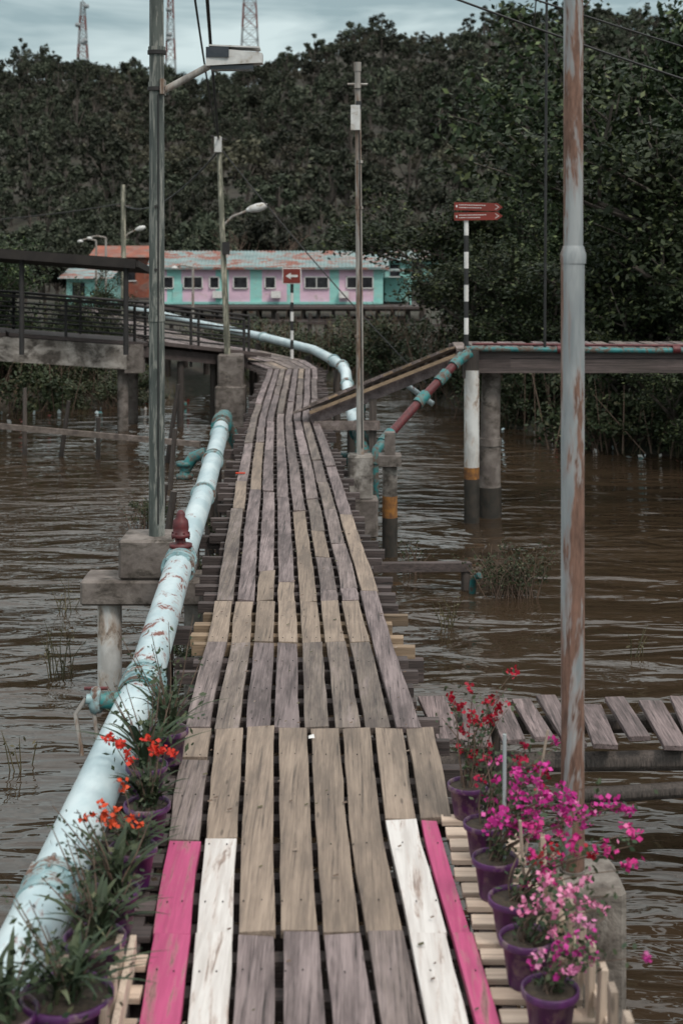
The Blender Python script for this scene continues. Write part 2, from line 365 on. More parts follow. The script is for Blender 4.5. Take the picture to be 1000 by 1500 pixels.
av.lathe(c,[(.0,0),(.085,0),(.085,.025),(.04,.03),(.035,.07),(.07,.075),(.07,.10),(.055,.105),(.062,.15),(.055,.20),(.032,.225),(.034,.25),(.016,.275),(0,.276)],'redrust',16)
for a in range(6):
    t=a*math.pi/3; av.tube([c+Vector((.060*math.cos(t),.060*math.sin(t),.06)),c+Vector((.06*math.cos(t),.06*math.sin(t),.115))],.008,'redrust',6)
av.obj('pipe_air_valve')

fp=B()
path=[(-10.5,58,1.4),(-6.2,47,1.4),(-4.3,41,1.4),(-1.9,34.6,1.38),(-.6,30.6,1.36),(-.15,28.0,1.34),(.02,26.6,1.34),(.08,26.0,1.28),(.1,25.6,1.1),(.12,25.0,.98),(.18,22,.95),(.25,20.2,.95)]
fp.tube(path,.10,'pipe',16)
for p in(1,3,5,6,8): 
    a=Vector(path[p]);t=(Vector(path[p+1])-a).normalized(); fp.tube([a-t*.05,a+t*.05],.125,'pipecoll',16)
fp.tube([(.25,20.6,.95),(.25,20.2,.95)],.14,'teal',16); fp.tube([(.26,20.2,.95),(.27,19.2,.94),(.29,18.8,.7),(.29,18.8,.3)],.1,'teal',14)
fp.tube([(.27,19.7,.94),(.27,19.7,1.5)],.06,'teal',12); fp.tube([(.1,19.0,.75),(.5,19,.75)],.09,'teal',14)
for D in(44,39,35,31,27.5,23): 
    x=interp(D,[(p[1],p[0]) for p in path[::-1]]); fp.tube([(x,D,-1),(x,D,1.2 if D>27 else .85)],.07,'post',8)
fp.obj('water_pipe')

# ------------------------------------------------------------------ left lamp pole, plinth, support
lp=B(); X,Y=-1.465,11.3
lp.tube([(X,Y,1.30),(X,Y,4.6),(X-.005,Y,6.9)],[.063,.06,.052],'greenpole',18)
for z in(3.0,4.85,5.13): lp.tube([(X,Y,z),(X,Y,z+.05)],.068,'greenpole',18)
lp.tube([(X,Y,5.12),(X,Y,5.15)],.074,'metalblk',18); lp.tube([(X,Y,4.83),(X,Y,4.86)],.074,'metalblk',18)
lp.tube([(X+.03,Y,4.82),(X+.18,Y,4.90),(X+.42,Y,5.03)],.028,'greypole',10)
lp.box((X+.05,Y,4.86),(.03,.16,.12),'greypole')
hc=Vector((X+.62,Y,5.06))
def head(bb,c,L,w0,w1,h,k):
    vs=[(c.x-L/2,c.y-w0/2,c.z-h*.3),(c.x-L/2,c.y+w0/2,c.z-h*.3),(c.x-L/2,c.y+w0/2,c.z+h*.75),(c.x-L/2,c.y-w0/2,c.z+h*.75),
        (c.x+L/2,c.y-w1/2,c.z-h*.1),(c.x+L/2,c.y+w1/2,c.z-h*.1),(c.x+L/2,c.y+w1/2,c.z+h*.45),(c.x+L/2,c.y-w1/2,c.z+h*.45)]
    bb.add(vs,[(0,3,2,1),(4,5,6,7),(0,1,5,4),(1,2,6,5),(2,3,7,6),(3,0,4,7)],k)
head(lp,hc,.44,.22,.16,.14,'lampwhite')
lp.box(hc+Vector((-.13,0,.065)),(.18,.235,.08),'lampglass'); lp.box(hc+Vector((-.02,0,-.05)),(.34,.15,.03),'lampglass')
lp.box(hc+Vector((.0,0,.113)),(.40,.2,.012),'lampwhite',rot=(0,.04,0))
for z in(3.4,3.9): lp.tube([(X,Y-.066,z),(X,Y-.066,z+.02)],.01,'metalblk',6)
lp.tube([(X+.02,Y-.063,1.4),(X+.02,Y-.06,4.8)],.007,'black',6)
lp.obj('street_lamp')
cs=B()
cs.box((-1.45,11.33,1.145),(.58,.46,.31),'conc'); cs.box((-1.50,11.3,.885),(1.08,.40,.20),'conc')
cs.tube([(-1.83,11.25,-1),(-1.83,11.25,.78)],.095,'whitepost',18); cs.tube([(-1.83,11.25,-.5),(-1.83,11.25,.10)],.097,'wetblack',18)
cs.tube([(-1.16,11.35,-1),(-1.16,11.35,.78)],.095,'conclight',18)
cs.obj('concrete_lamp_base',bevel=.02)

# ------------------------------------------------------------------ right foreground pole
rp=B(); X,Y=.909,5.6
rp.tube([(X,Y,z) for z in np.linspace(1.09,3.56,12)],[.046+U(-.0006,.0006) for _ in range(12)],'rustpole',24)
rp.tube([(X+.002,Y,3.53),(X+.002,Y,3.565),(X+.002,Y,3.60)],[.049,.051,.040],'rustpole',24)
rp.tube([(X+.002,Y,3.59),(X+.004,Y,7.2)],.0385,'rustpole',24)
rp.tube([(X,Y,1.12),(X,Y,1.15)],.052,'conclight',20)
rp.obj('lamp_pole')
rb=B(); rb.box((.955,5.58,.56),(.27,.30,1.16),'concbase'); rb.box((.955,5.6,-.6),(.40,.38,1.2),'conc'); rb.obj('concrete_pole_base',bevel=.022)

# ------------------------------------------------------------------ middle pole
mp=B(); X,Y=.205,15.5
mp.tube([(X,Y,1.32),(X-.01,Y,3.0),(X-.03,Y,5.55)],[.042,.038,.032],'greypole',14)
mp.tube([(X-.03,Y,5.5),(X-.03,Y,5.6)],.040,'greypole',12)
mp.tube([(X-.14,Y,5.36),(X+.08,Y,5.36)],.013,'greypole',8); mp.box((X-.03,Y,5.34),(.07,.1,.05),'greypole')
mp.box((X-.055,Y-.06,4.99),(.10,.09,.27),'lampwhite'); mp.tube([(X-.02,Y-.05,5.17),(X-.02,Y-.05,5.09)],.03,'black',8)
for z in(4.0,2.6,4.5): mp.tube([(X-.015,Y,z),(X-.015,Y,z+.03)],.044,'greypole',12)
mp.tube([(X+.02,Y-.045,1.4),(X-.01,Y-.045,4.9)],.006,'black',6)
mp.obj('antenna_pole')
mb=B(); mb.box((X,Y,1.09),(.27,.28,.48),'conclight'); mb.box((X+.03,Y,.65),(.32,.3,.42),'conc'); mb.tube([(X,Y,-1),(X,Y,.5)],.11,'wetblack',12); mb.obj('concrete_pole_base',bevel=.02)
sp=B()
sp.box((.56,16.5,1.12),(.26,.3,.12),'conc'); sp.box((.56,16.5,1.31),(.12,.14,.26),'conc'); sp.tube([(.56,16.5,.45),(.56,16.5,1.06)],.085,'conclight',14)
sp.tube([(.56,16.5,.42),(.56,16.5,.70)],.088,'rust',14); sp.tube([(.56,16.5,-1),(.56,16.5,.45)],.09,'wetblack',14); sp.obj('concrete_pile')

# ------------------------------------------------------------------ side bridge and ramp
sb=B(); Z=2.2
sb.box((7.2,18.6,Z-.02),(11.4,.10,.10),'beam'); sb.box((7.2,19.9,Z-.02),(11.4,.10,.10),'beam'); sb.box((7.2,18.62,Z-.17),(11.2,.14,.18),'beam')
for x in np.arange(1.6,12.8,.22): sb.box((x,19.25,Z+.045+U(-.008,.008)),(U(.14,.19),1.35+U(-.1,.1),.03),'old',rot=(0,0,U(-.03,.03)))
sb.tube([(1.6,18.50,Z+.06),(4,18.50,Z+.035),(6,18.5,Z+.05),(12.8,18.50,Z+.055)],.036,'teal',10); sb.tube([(1.7,18.53,Z+.12),(4,18.53,Z+.10),(12.8,18.53,Z+.12)],.018,'redrust',8)
for x in(2.8,4.3,6.2): sb.tube([(x,18.50,Z+.05),(x+.1,18.50,Z+.05)],.052,'redrust',10)
for x in(5.6,9.2): sb.tube([(x,18.7,-1),(x,18.7,Z-.2)],.13,'conc',14); sb.tube([(x,19.8,-1),(x,19.8,Z-.2)],.13,'conc',14)
sb.box((1.68,18.55,Z-.14),(.20,.2,.36),'post'); sb.box((1.9,18.8,Z-.12),(.6,.5,.12),'beam')
sb.obj('footbridge')
wpst=B(); wpst.tube([(1.69,18.5,.72),(1.69,18.5,Z-.22)],.098,'whitepost',20); wpst.tube([(1.69,18.5,.56),(1.69,18.5,.722)],.099,'rust',20); wpst.tube([(1.69,18.5,-1),(1.69,18.5,.57)],.1,'wetblack',20); wpst.obj('bridge_pile')
w2=B(); w2.tube([(1.97,18.9,1.0),(1.99,18.9,2.05)],[.13,.125],'conc',16); w2.tube([(1.96,18.9,-1),(1.96,18.9,.3),(1.97,18.9,1.0)],[.16,.15,.14],'conc',16); w2.tube([(1.97,18.9,.95),(1.97,18.9,1.05)],.155,'conc',16)
w2.tube([(1.96,18.9,-1),(1.96,18.9,.4)],.163,'wetblack',16)
w2.box((1.98,18.9,2.08),(.3,.34,.12),'conc'); w2.obj('bridge_pile')
rm=B()
for yy in(18.7,19.9):
    rm.beam((-.42,yy+.7,1.24),(1.62,yy,2.14),.06,.17,'old')
for t in np.linspace(0,1,17):
    x=lerp(-.40,1.55,t); z=lerp(1.34,2.22,t); y=lerp(20.0,19.3,t)
    rm.box((x,y,z),(.10,1.35,.03),'newbeam' if random.random()<.5 else 'old',rot=(0,-math.atan2(.9,2.0),-.33))
rm.beam((-.42,19.28,1.34),(1.5,18.62,2.17),.07,.045,'newbeam')
rm.beam((-.35,19.3,1.16),(.5,19.0,1.2),.08,.12,'old'); rm.beam((.42,19.1,-.8),(.42,19.1,1.55),.1,.1,'post')
rm.obj('wooden_ramp')
dp=B(); 
pts=[(1.66,18.35,2.22),(1.5,18.3,2.12),(1.0,17.8,1.68),(.55,17.2,1.28),(.42,17.0,1.16),(.40,17.0,1.0)]
dp.tube([pts[0],pts[1]],.07,'teal',12); dp.tube(pts[1:4],.055,'redrust',12); dp.tube(pts[3:],.06,'teal',12)
for i in(1,2,3): 
    a=Vector(pts[i]);t=(Vector(pts[i+1])-a).normalized(); dp.tube([a-t*.1,a+t*.12],.075,'teal',12)
a=Vector(pts[1]).lerp(Vector(pts[2]),.45); t=(Vector(pts[2])-a).normalized(); dp.tube([a-t*.1,a+t*.1],.075,'teal',12)
dp.tube([(.4,17.0,.4),(.4,17.0,1.05)],.045,'teal',10)
dp.tube([(.72,20.5,1.75),(1.3,20.2,1.35)],.04,'pipe',10)
dp.obj('drain_pipe')

# ------------------------------------------------------------------ signs
ds=B(); X,Y=1.625,18.55; zz=Z+.03; i=0
while zz<4.0:
    e=min(4.0,zz+.215); ds.tube([(X,Y,zz),(X,Y,e)],.030,'black' if i%2==0 else 'signwhite',12); zz=e; i+=1
ds.tube([(X,Y,4.0),(X,Y,4.17)],.028,'metalblk',12)
def arm(z,tilt):
    x0,x1=X-.16,X+.47; h=.052; y0=Y-.035
    pts=[(x0,z-h),(x1-.07,z-h+tilt),(x1,z+tilt),(x1-.07,z+h+tilt),(x0,z+h)]
    vs=[(p[0],y0-.012,p[1]) for p in pts]+[(p[0],y0+.012,p[1]) for p in pts]
    ds.add(vs,[(0,1,2,3,4),(9,8,7,6,5)]+[(i_,i_+5,(i_+1)%5+5,(i_+1)%5) for i_ in range(5)],'signred')
    for j,zz_ in enumerate((z+.018,z-.016)):
        x=x0+.06
        while x<x1-.24-.05*j:
            w=U(.012,.03); ds.box((x+w/2,y0-.0145,zz_+tilt*(x-x0)/(x1-x0)),(w,.003,.009),'signwhite'); x+=w+.007
    ds.box((x0+.03,y0-.0145,z),(.018,.003,.03),'signwhite')
    zt=z+tilt; ds.beam((x1-.05,y0-.0145,zt),(x1-.10,y0-.0145,zt+.03),.003,.006,'signwhite'); ds.beam((x1-.05,y0-.0145,zt),(x1-.10,y0-.0145,zt-.03),.003,.006,'signwhite')
arm(4.115,-.012); arm(3.98,.008)
ds.obj('direction_sign')
ls=B(); X,Y=-1.05,30.2; zz=1.2;i=0
while zz<2.8: ls.tube([(X,Y,zz),(X,Y,zz+.2)],.035,'signwhite' if i%2==0 else 'black',12); zz+=.2;i+=1
ls.box((X,Y-.05,2.96),(.40,.03,.34),'signwhite'); ls.box((X,Y-.068,2.96),(.36,.012,.30),'signred')
ls.box((X+.045,Y-.078,2.96),(.16,.008,.045),'signwhite')
ls.add([(X-.13,Y-.078,2.96),(X-.02,Y-.078,2.89),(X-.02,Y-.078,3.03)],[(0,1,2)],'signwhite')
ls.obj('arrow_sign')

# ------------------------------------------------------------------ far poles
def lamp2(X,Y,z0,z1,lean,az,ax,name,mat='greenpole',r=.065):
    o=B(); o.tube([(X,Y,z0),(X+lean*.5,Y,(z0+z1)/2),(X+lean,Y,z1)],[r,r*.9,r*.75],mat,12)
    xa=X+lean*(az-z0)/(z1-z0)
    o.tube([(xa,Y,az-.12),(xa+.2*ax,Y,az+.08),(xa+.5*ax,Y,az+.2)],.025,'greypole',8)
    c=Vector((xa+.7*ax,Y,az+.26)); prof=[(-.25,.03),(-.15,.07),(.0,.09),(.14,.08),(.24,.04)]
    o.tube([(c.x+p*ax*.85,c.y,c.z+p*.2) for p,_ in prof],[q for _,q in prof],'lampwhite',12)
    return o
M['oldpole']=paint('mossy_pole',(.19,.19,.145),(.11,.11,.085),(14,14,1.5),(.3,.28,.22),.56,.62,(16,16,1.8),.7)
o=lamp2(-2.28,28.5,1.42,5.8,-.18,4.1,1,'x','oldpole'); o.box((-2.46,28.4,5.62),(.14,.14,.3),'lampwhite'); o.tube([(-2.62,28.5,5.8),(-2.3,28.5,5.72)],.02,'metalblk',6); o.box((-2.3,28.38,3.55),(.14,.1,.25),'metalblk')
o.obj('street_lamp')
o=B(); o.box((-2.22,28.6,1.1),(.5,.5,.66),'conc'); o.box((-2.22,28.6,-.1),(.6,.6,1.8),'conc'); o.obj('concrete_lamp_base',bevel=.03)
o=lamp2(-7.63,50,1.1,5.75,-.04,3.95,.85,'x','oldpole',.10); o.tube([(-7.9,50,5.0),(-7.4,50,5.0)],.03,'bark',6); o.obj('utility_pole')
for (x,y,h) in((-8.6,52,3.9),(-4.9,47,2.9),(-9.3,54,3.8)):
    o=B(); o.tube([(x,y,0),(x,y,h)],[.05,.04],'greypole',8); o.tube([(x,y,h),(x-.35,y,h+.06),(x-.6,y,h)],.03,'greypole',6); o.lathe((x-.6,y,h-.06),[(0,.1),(.1,.06),(.12,0),(0,-.02)],'lampwhite',10); o.obj('street_lamp')

# ------------------------------------------------------------------ left bridge
lb=B()
seg=[(-14,25.5,2.4),(-9,26.2,2.10),(-6.5,26.8,1.90),(-4.0,27.6,1.66),(-2.0,29.3,1.30)]
for a,b2 in zip(seg[:-1],seg[1:]):
    a=Vector(a);b2=Vector(b2); th=.46 if a.x<-4.5 else .20; k='conclight' if a.x<-4.5 else 'beam'
    lb.beam(a-Vector((0,0,th/2)),b2-Vector((0,0,th/2)),.25,th,k); o2=Vector((.1,1.5,0))
    lb.beam(a+o2-Vector((0,0,th/2)),b2+o2-Vector((0,0,th/2)),.25,th,k)
    lb.beam(a+Vector((0,.75,.03)),b2+Vector((0,.75,.03)),1.7,.07,'beam')
    L=(b2-a).length; n=int(L/.95)
    for off in(0,1.5):
        o3=Vector((0,off,0)); hgt=.78
        for r_ in(.22,.40,.58,.78): lb.tube([a+o3+Vector((0,-.06,r_)),b2+o3+Vector((0,-.06,r_))],.020 if r_<.7 else .03,'metalblk',6)
        for t in range(n+1):
            p=a.lerp(b2,t/max(1,n))+o3+Vector((0,-.06,0)); lb.tube([p-Vector((0,0,.3)),p+Vector((0,0,hgt))],.03,'metalblk',6)
for x,y in((-4.25,27.7),(-8.5,26.4),(-11.5,26)):
    lb.tube([(x,y,-1),(x,y,1.3)],.11,'conc',12); lb.tube([(x,y+1.3,-1),(x,y+1.3,1.3)],.11,'conc',12); lb.box((x,y+.7,1.3),(.3,1.8,.2),'conc')
lb.box((-4.0,27.6,1.42),(.35,.35,.55),'conc')
for x,y in((-3.2,28.3),(-2.6,28.9)): lb.tube([(x,y,-1),(x,y,1.3)],.07,'post',8)
lb.obj('footbridge')
M['tar']=paint('tarred_felt',(.016,.013,.012),(.03,.025,.022),(3,3,3),rough=.85,rv=.05)
cn=B()
cn.add([(-14,25.6,4.16),(-3.75,26.0,3.36),(-3.75,28.2,3.10),(-14,27.8,3.90)],[(0,1,2,3)],'tar'); cn.add([(-14,25.6,4.0),(-3.75,26.0,3.20),(-3.75,28.2,3.04),(-14,27.8,3.84)],[(3,2,1,0)],'tar')
cn.beam((-14,25.55,4.07),(-3.75,25.95,3.27),.05,.17,'tar'); cn.beam((-3.72,25.95,3.27),(-3.72,28.2,3.07),.05,.12,'tar')
for t in np.linspace(0,1,6): x=lerp(-13.5,-3.95,t); cn.tube([(x,26.1,1.6),(x,26.1,lerp(4.0,3.25,t))],.05,'metalblk',8)
cn.obj('canopy')
of=B(); of.beam((-9,25,.62),(-5.8,24.4,.50),.07,.10,'post'); of.beam((-5.9,24.4,.51),(-2.3,23.2,.36),.07,.09,'old')
for x,y,h,dx in((-5.45,24.5,1.15,0),(-4.9,24.3,.95,.25),(-4.1,24,.7,.0),(-7.4,24.8,1.2,-.1),(-3.0,23.6,1.3,.3),(-2.6,21,.9,.15),(-2.3,17,.75,.2),(-1.95,14.2,1.15,.28)): of.tube([(x,y,-.8),(x+dx,y,h)],[.05,.035],'post',7)
of.obj('old_timber_fence')

# ------------------------------------------------------------------ low plank jetty (right)
M['jet']=wood('jetty_wood',(.105,.078,.076),(.26,.20,.195),(.045,.034,.032),.7,islandvar=.4)
jt=B(); x=.50; 
while x<6:
    w=U(.10,.16); a=U(-.10,.10); z=.82+.012*(x) + U(-.02,.02)
    jt.box((x+w/2,8.30+U(-.07,.07),z),(w,U(.70,.90),.03),'jet',rot=(U(-.04,.04),U(-.10,.10),a)); x+=w+U(.02,.08)
for y in(7.98,8.6): jt.tube([(.35,y,.70),(1.3,y+.04,.69),(2.2,y,.72),(4,y-.04,.73),(6.1,y,.78)],[.06,.055,.06,.05,.05],'post',8)
jt.tube([(.7,7.8,.58),(1.5,7.86,.57),(2.3,7.86,.62)],.045,'post',8)
for x in(.9,2.4,3.6,4.8): 
    for y in(7.98,8.6): jt.tube([(x,y,-1),(x+U(-.06,.06),y,.75)],.05,'post',8)
jt.obj('plank_jetty',bevel=.003)
lbm=B(); lbm.beam((-.1,14.6,.30),(1.35,14.9,.24),.10,.09,'beam'); lbm.tube([(1.3,14.9,-1),(1.3,14.9,.2)],.05,'post',7); lbm.tube([(1.34,14.8,-.3),(1.36,14.7,.16),(1.42,14.6,.22)],.035,'teal',8); lbm.obj('mooring_beam')

# ------------------------------------------------------------------ buildings
hb=empty('stilt_house',(-2.8,60,0))
def ch(bb,name,bev=0): o=bb.obj(name,bevel=bev); o.parent=hb; o.matrix_parent_inverse=Matrix.Translation((2.8,-60,0)); return o
W=B(); x0,x1=-7.9,1.75; z0,z1=1.15,2.66
edges=[(-7.9,'pinkwall'),(-7.35,'turqwall'),(-6.75,'pinkwall'),(-6.0,'pinkwall'),(-5.3,'turqwall'),(-4.75,'pinkwall'),(-3.85,'turqwall'),(-3.35,'pinkwall'),(-2.3,'turqwall'),(-1.75,'pinkwall'),(-.5,'turqwall'),(-.1,'pinkwall'),(1.35,'turqwall'),(1.75,None)]
for (a,k),(b2,_) in zip(edges[:-1],edges[1:]): W.box(((a+b2)/2,62.0,(z0+z1)/2),(b2-a,4,z1-z0),k)
W.box((x0/2+x1/2,59.96,z0+.04),(x1-x0,.1,.1),'turqwall')
ch(W,'walls')
G=B()
for a,w in((-6.25,.75),(-4.25,.55),(-5.35,.35),(-3.0,.4),(-1.05,.95),(.45,.42),(1.05,.5),(-7.3,.4)):
    G.box((a,59.98,2.05),(w,.06,.44),'winglass')
    for s in(-1,1): G.box((a+s*(w/2+.02),59.955,2.05),(.045,.07,.52),'signwhite')
    for s in(-1,1): G.box((a,59.955,2.05+s*.24),(w+.09,.07,.045),'signwhite')
    if w>.6: G.box((a,59.95,2.05),(.04,.06,.43),'signwhite')
for a in(-5.2,-2.75,.1): G.box((a,59.8,1.55),(.4,.3,.28),'signwhite')
G.box((-6.9,59.97,1.60),(.40,.06,.8),'turqwall')
ch(G,'windows')
Rf=B(); n=200
vs=[];fs=[]
for i in range(n+1):
    x=lerp(-8.2,2.0,i/n); dz=.02*math.sin(i*2.1)
    vs+=[(x,59.75,2.66+dz),(x,62.0,3.38+dz),(x,64.25,2.66+dz)]
for i in range(n):
    a=i*3; fs+=[(a,a+3,a+4,a+1),(a+1,a+4,a+5,a+2)]
Rf.add(vs,fs,'roof'); Rf.add([(x0,60,2.66),(x0,62,3.3),(x0,64,2.66)],[(0,1,2)],'turqwall'); Rf.add([(x1,60,2.66),(x1,62,3.3),(x1,64,2.66)],[(2,1,0)],'turqwall')
Rf.beam((-8.2,59.72,2.65),(2.0,59.72,2.65),.04,.09,'roof')
Rf.box((2.5,61.5,2.55),(1.3,3.4,.06),'roof'); Rf.box((2.35,62.2,1.7),(1.0,2.3,1.0),'turqwall'); Rf.tube([(2.9,60,1.1),(2.9,60,2.55)],.04,'turqwall',6)
ch(Rf,'roof')
S=B(); S.box((-2.7,61,1.06),(12,5.6,.10),'beam'); S.box((-2.7,58.6,.98),(12,.2,.14),'beam')
for x in np.arange(-8.4,3.4,.62):
    for y in(58.6,60.5): S.tube([(x+U(-.1,.1),y,-1),(x,y,1.02)],.07,'post',6)
S.box((-2.7,58.5,.55),(12,.06,.08),'beam')
ch(S,'stilts')
ln_=B(); ln_.beam((-3.5,50,.95),(3.6,49,.85),.2,.10,'beam'); ln_.beam((-3.5,50,.45),(3.6,49,.4),.08,.08,'beam')
for t in np.linspace(0,1,13): x=lerp(-3.4,3.5,t); y=lerp(50,49,t); ln_.tube([(x+U(-.1,.1),y,-1),(x,y,U(.9,1.35))],.075,'post',6)
ln_.obj('old_landing_stage')
def house(x,y,w,d,z0,z1,rise,wall,roof,name='stilt_house'):
    o=B(); o.box((x,y,(z0+z1)/2),(w,d,z1-z0),wall)
    vs=[(x-w/2-.3,y-d/2-.4,z1-.03),(x+w/2+.3,y-d/2-.4,z1-.03),(x+w/2+.3,y,z1+rise),(x-w/2-.3,y,z1+rise),(x-w/2-.3,y+d/2+.4,z1-.03),(x+w/2+.3,y+d/2+.4,z1-.03)]
    o.add(vs,[(0,1,2,3),(3,2,5,4)],roof)
    for s in(-1,1): o.add([(x+s*w/2,y-d/2,z1),(x+s*w/2,y,z1+rise-.05),(x+s*w/2,y+d/2,z1)],[(0,1,2)],wall)
    for t in np.arange(x-w/2+.5,x+w/2-.3,1.1): o.box((t,y-d/2-.02,z0+(z1-z0)*.58),(.5,.06,.6),'winglass'); o.box((t,y-d/2-.04,z0+(z1-z0)*.58-.33),(.62,.06,.05),'signwhite')
    for t in np.arange(x-w/2+.1,x+w/2,.9): o.tube([(t,y-d/2+.1,-1),(t,y-d/2+.1,z0)],.08,'post',6)
    o.box((x,y-d/2-.3,z0-.05),(w+.4,.7,.08),'beam'); o.obj(name)
house(-10.4,60,1.6,4,1.1,2.3,.35,'turqwall','roof')
house(-10.1,68,2.6,4,1.2,3.1,.5,'orangewall','orangewall')
house(4.4,74,4.4,4,1.6,2.9,.45,'turqwall','roof')

# ------------------------------------------------------------------ terrain
BANK=[(-60,28),(-14,29),(-6,30),(-3.5,33),(-1,38),(1.5,35),(3,28),(5,24),(9,22.5),(60,20)]
RID=[(-600,34),(-300,38),(-72,38),(-62,40.5),(-43,36.5),(-29,34.5),(-14,39),(-4,43),(6,47),(17,44.5),(29,46.5),(36,50),(50,51),(72,49),(150,56),(600,50)]
def gh(x,y):
    bk=interp(x,BANK); h=-.7+min(max((y-bk+1.5)*.3,0),1.0)
    nz=mnoise.noise((x*.15,y*.15,0)); 
    if y>bk: h+=.25*nz+min((y-bk)*.006,.6)
    if y>95:
        t=(y-95)/205; X3=x*300/y
        r=interp(X3,RID)-1.0
        if t<1: hh=r*(t**1.15)
        else: hh=r*max(0,1-(t-1)*.8)
        h+=hh+min(t,1)*3.0*mnoise.noise((x*.02,y*.02,5))*(1 if y<285 else .3)
    return h
xs=sorted(set(list(np.arange(-600,-40,14))+list(np.arange(-40,40.1,.8))+list(np.arange(46,601,14))))
ys=sorted(set([-60,-20,0,10,16]+list(np.arange(19,62,.8))+list(np.arange(62,420,6))+[460,520,600,800,1500,3000]))
T=B(); vs=[(x*(1 if y<420 else 3),y,gh(x,y) if y<700 else .0) for y in ys for x in xs]; nx=len(xs)
T.add(vs,[(j*nx+i,j*nx+i+1,(j+1)*nx+i+1,(j+1)*nx+i) for j in range(len(ys)-1) for i in range(nx-1)],'ground',True)
T.obj('terrain')
wt=B(); wt.add([(-3000,-200,0),(3000,-200,0),(3000,3000,0),(-3000,3000,0)],[(0,1,2,3)],'water'); wt.obj('water')

# ------------------------------------------------------------------ vegetation
def leafcloud(centers,radii,nper,size,flat=.75,asp=.55):
    C=np.array(centers);Rr=np.array(radii); nC=len(C)
    idx=np.repeat(np.arange(nC),nper); n=len(idx)
    d=rng.normal(size=(n,3)); d/=np.linalg.norm(d,axis=1)[:,None]
    rad=rng.random(n)**.45
    P=C[idx]+d*(rad*Rr[idx])[:,None]*np.array([1,1,flat])
    L=rng.normal(size=(n,3))*np.array([1,1,.7]); L/=np.linalg.norm(L,axis=1)[:,None]
    nn=d*.7+rng.normal(size=(n,3))*.6+np.array([0,0,.5]); Wd=np.cross(L,nn); Wd/=np.linalg.norm(Wd,axis=1)[:,None]
    s=size*(.5+1.0*rng.random(n))[:,None]
    V=np.stack([P-L*s*.5,P+Wd*s*asp*.5,P+L*s*.5,P-Wd*s*asp*.5],1).reshape(-1,3)
    F=np.arange(n*4).reshape(-1,4)
    return V,F
def mk_crown(ncl,rad,height,nper,size,mat,trunk=True):
    cs=[];rs=[]
    for i in range(ncl):
        a=U(0,6.283); rr=rad*math.sqrt(U(.0,1))*.8; z=height*(.42+.55*math.sqrt(max(0,1-(rr/rad)**2))*U(.4,1))
        cs.append((rr*math.cos(a),rr*math.sin(a),z)); rs.append(rad*U(.18,.38))
    V,F=leafcloud(cs,rs,nper,size)
    b_=B(); b_.v=[tuple(v) for v in V]; b_.f=[tuple(f) for f in F]; b_.mi(mat); b_.m=[0]*len(F); b_.sm=[False]*len(F)
    if trunk:
        b_.tube([(0,0,-1),(U(-.1,.1),U(-.1,.1),height*.5),(0,0,height*.8)],[rad*.06,rad*.045,rad*.02],'bark',6)
        for c in cs[:6]: b_.tube([(0,0,height*.35),tuple(Vector(c)*.6+Vector((0,0,height*.15))),c],[rad*.03,rad*.018,rad*.008],'bark',5)
    return b_
def proto(b_,name):
    me=bpy.data.meshes.new(name); me.from_pydata(b_.v,[],b_.f)
    for k in b_.mats: me.materials.append(M[k])
    me.polygons.foreach_set('material_index',b_.m); me.update(); return me
fproto=[proto(mk_crown(12,2.6,5.6,62,.40,'forest'),'forest_tree_mesh%d'%i) for i in range(5)]
fproto+=[proto(mk_crown(12,1.9,7.6,60,.38,'forest'),'forest_tree_tall_mesh'),proto(mk_crown(12,2.4,5.4,50,.38,'forest2'),'forest_tree_dry_mesh')]
F=empty('forest')
def inst(me,parent,p,s,rz=None,sz=None,name='tree_crown'):
    o=bpy.data.objects.new(name,me); scene.collection.objects.link(o); o.parent=parent
    o.location=p; o.rotation_euler=(U(-.08,.08),U(-.08,.08),U(0,6.28) if rz is None else rz); o.scale=(s,s,s*(sz or 1)); return o
cnt=0
y=100
while y<306:
    hw=y*.26+10; st=2.7+(y-100)*.003
    x=-hw
    while x<hw:
        xx=x+U(-1.3,1.3); yy=y+U(-1.6,1.6); s=U(.42,.85) if random.random()<.90 else U(.95,1.35)
        dry=mnoise.noise((xx*.03,yy*.03,9))
        me=fproto[6] if (dry>.2 and random.random()<.6) or random.random()<.06 else random.choice(fproto[:6])
        if not(dry<-.42 and random.random()<.5): inst(me,F,(xx,yy,gh(xx,yy)-.8*s),s,sz=U(.8,1.3)); cnt+=1
        x+=st
    y+=3.8
MW=empty('background_trees')
mp2=[proto(mk_crown(18,1.9,4.6,200,.22,'forest'),'wood_tree_mesh%d'%i) for i in range(4)]
hs=((-10.2,60),(-10.1,68),(4.4,74))
for i in range(150):
    y=U(67,98); x=U(-.28*y-3,.30*y+3)
    if any(abs(x-hx)<3.2 and y<hy+3 and y>hy-9 for hx,hy in hs): continue
    inst(random.choice(mp2),MW,(x,y,gh(x,y)-.2),U(.6,1.05),sz=U(.8,1.1))
for x in np.arange(-30,-12,2.2): inst(random.choice(mp2),MW,(x+U(-1,1),U(46,60),.1),U(.7,1.0))
for x in np.arange(5.5,24,2.0): inst(random.choice(mp2),MW,(x+U(-1,1),U(46,60),.1),U(.8,1.1))
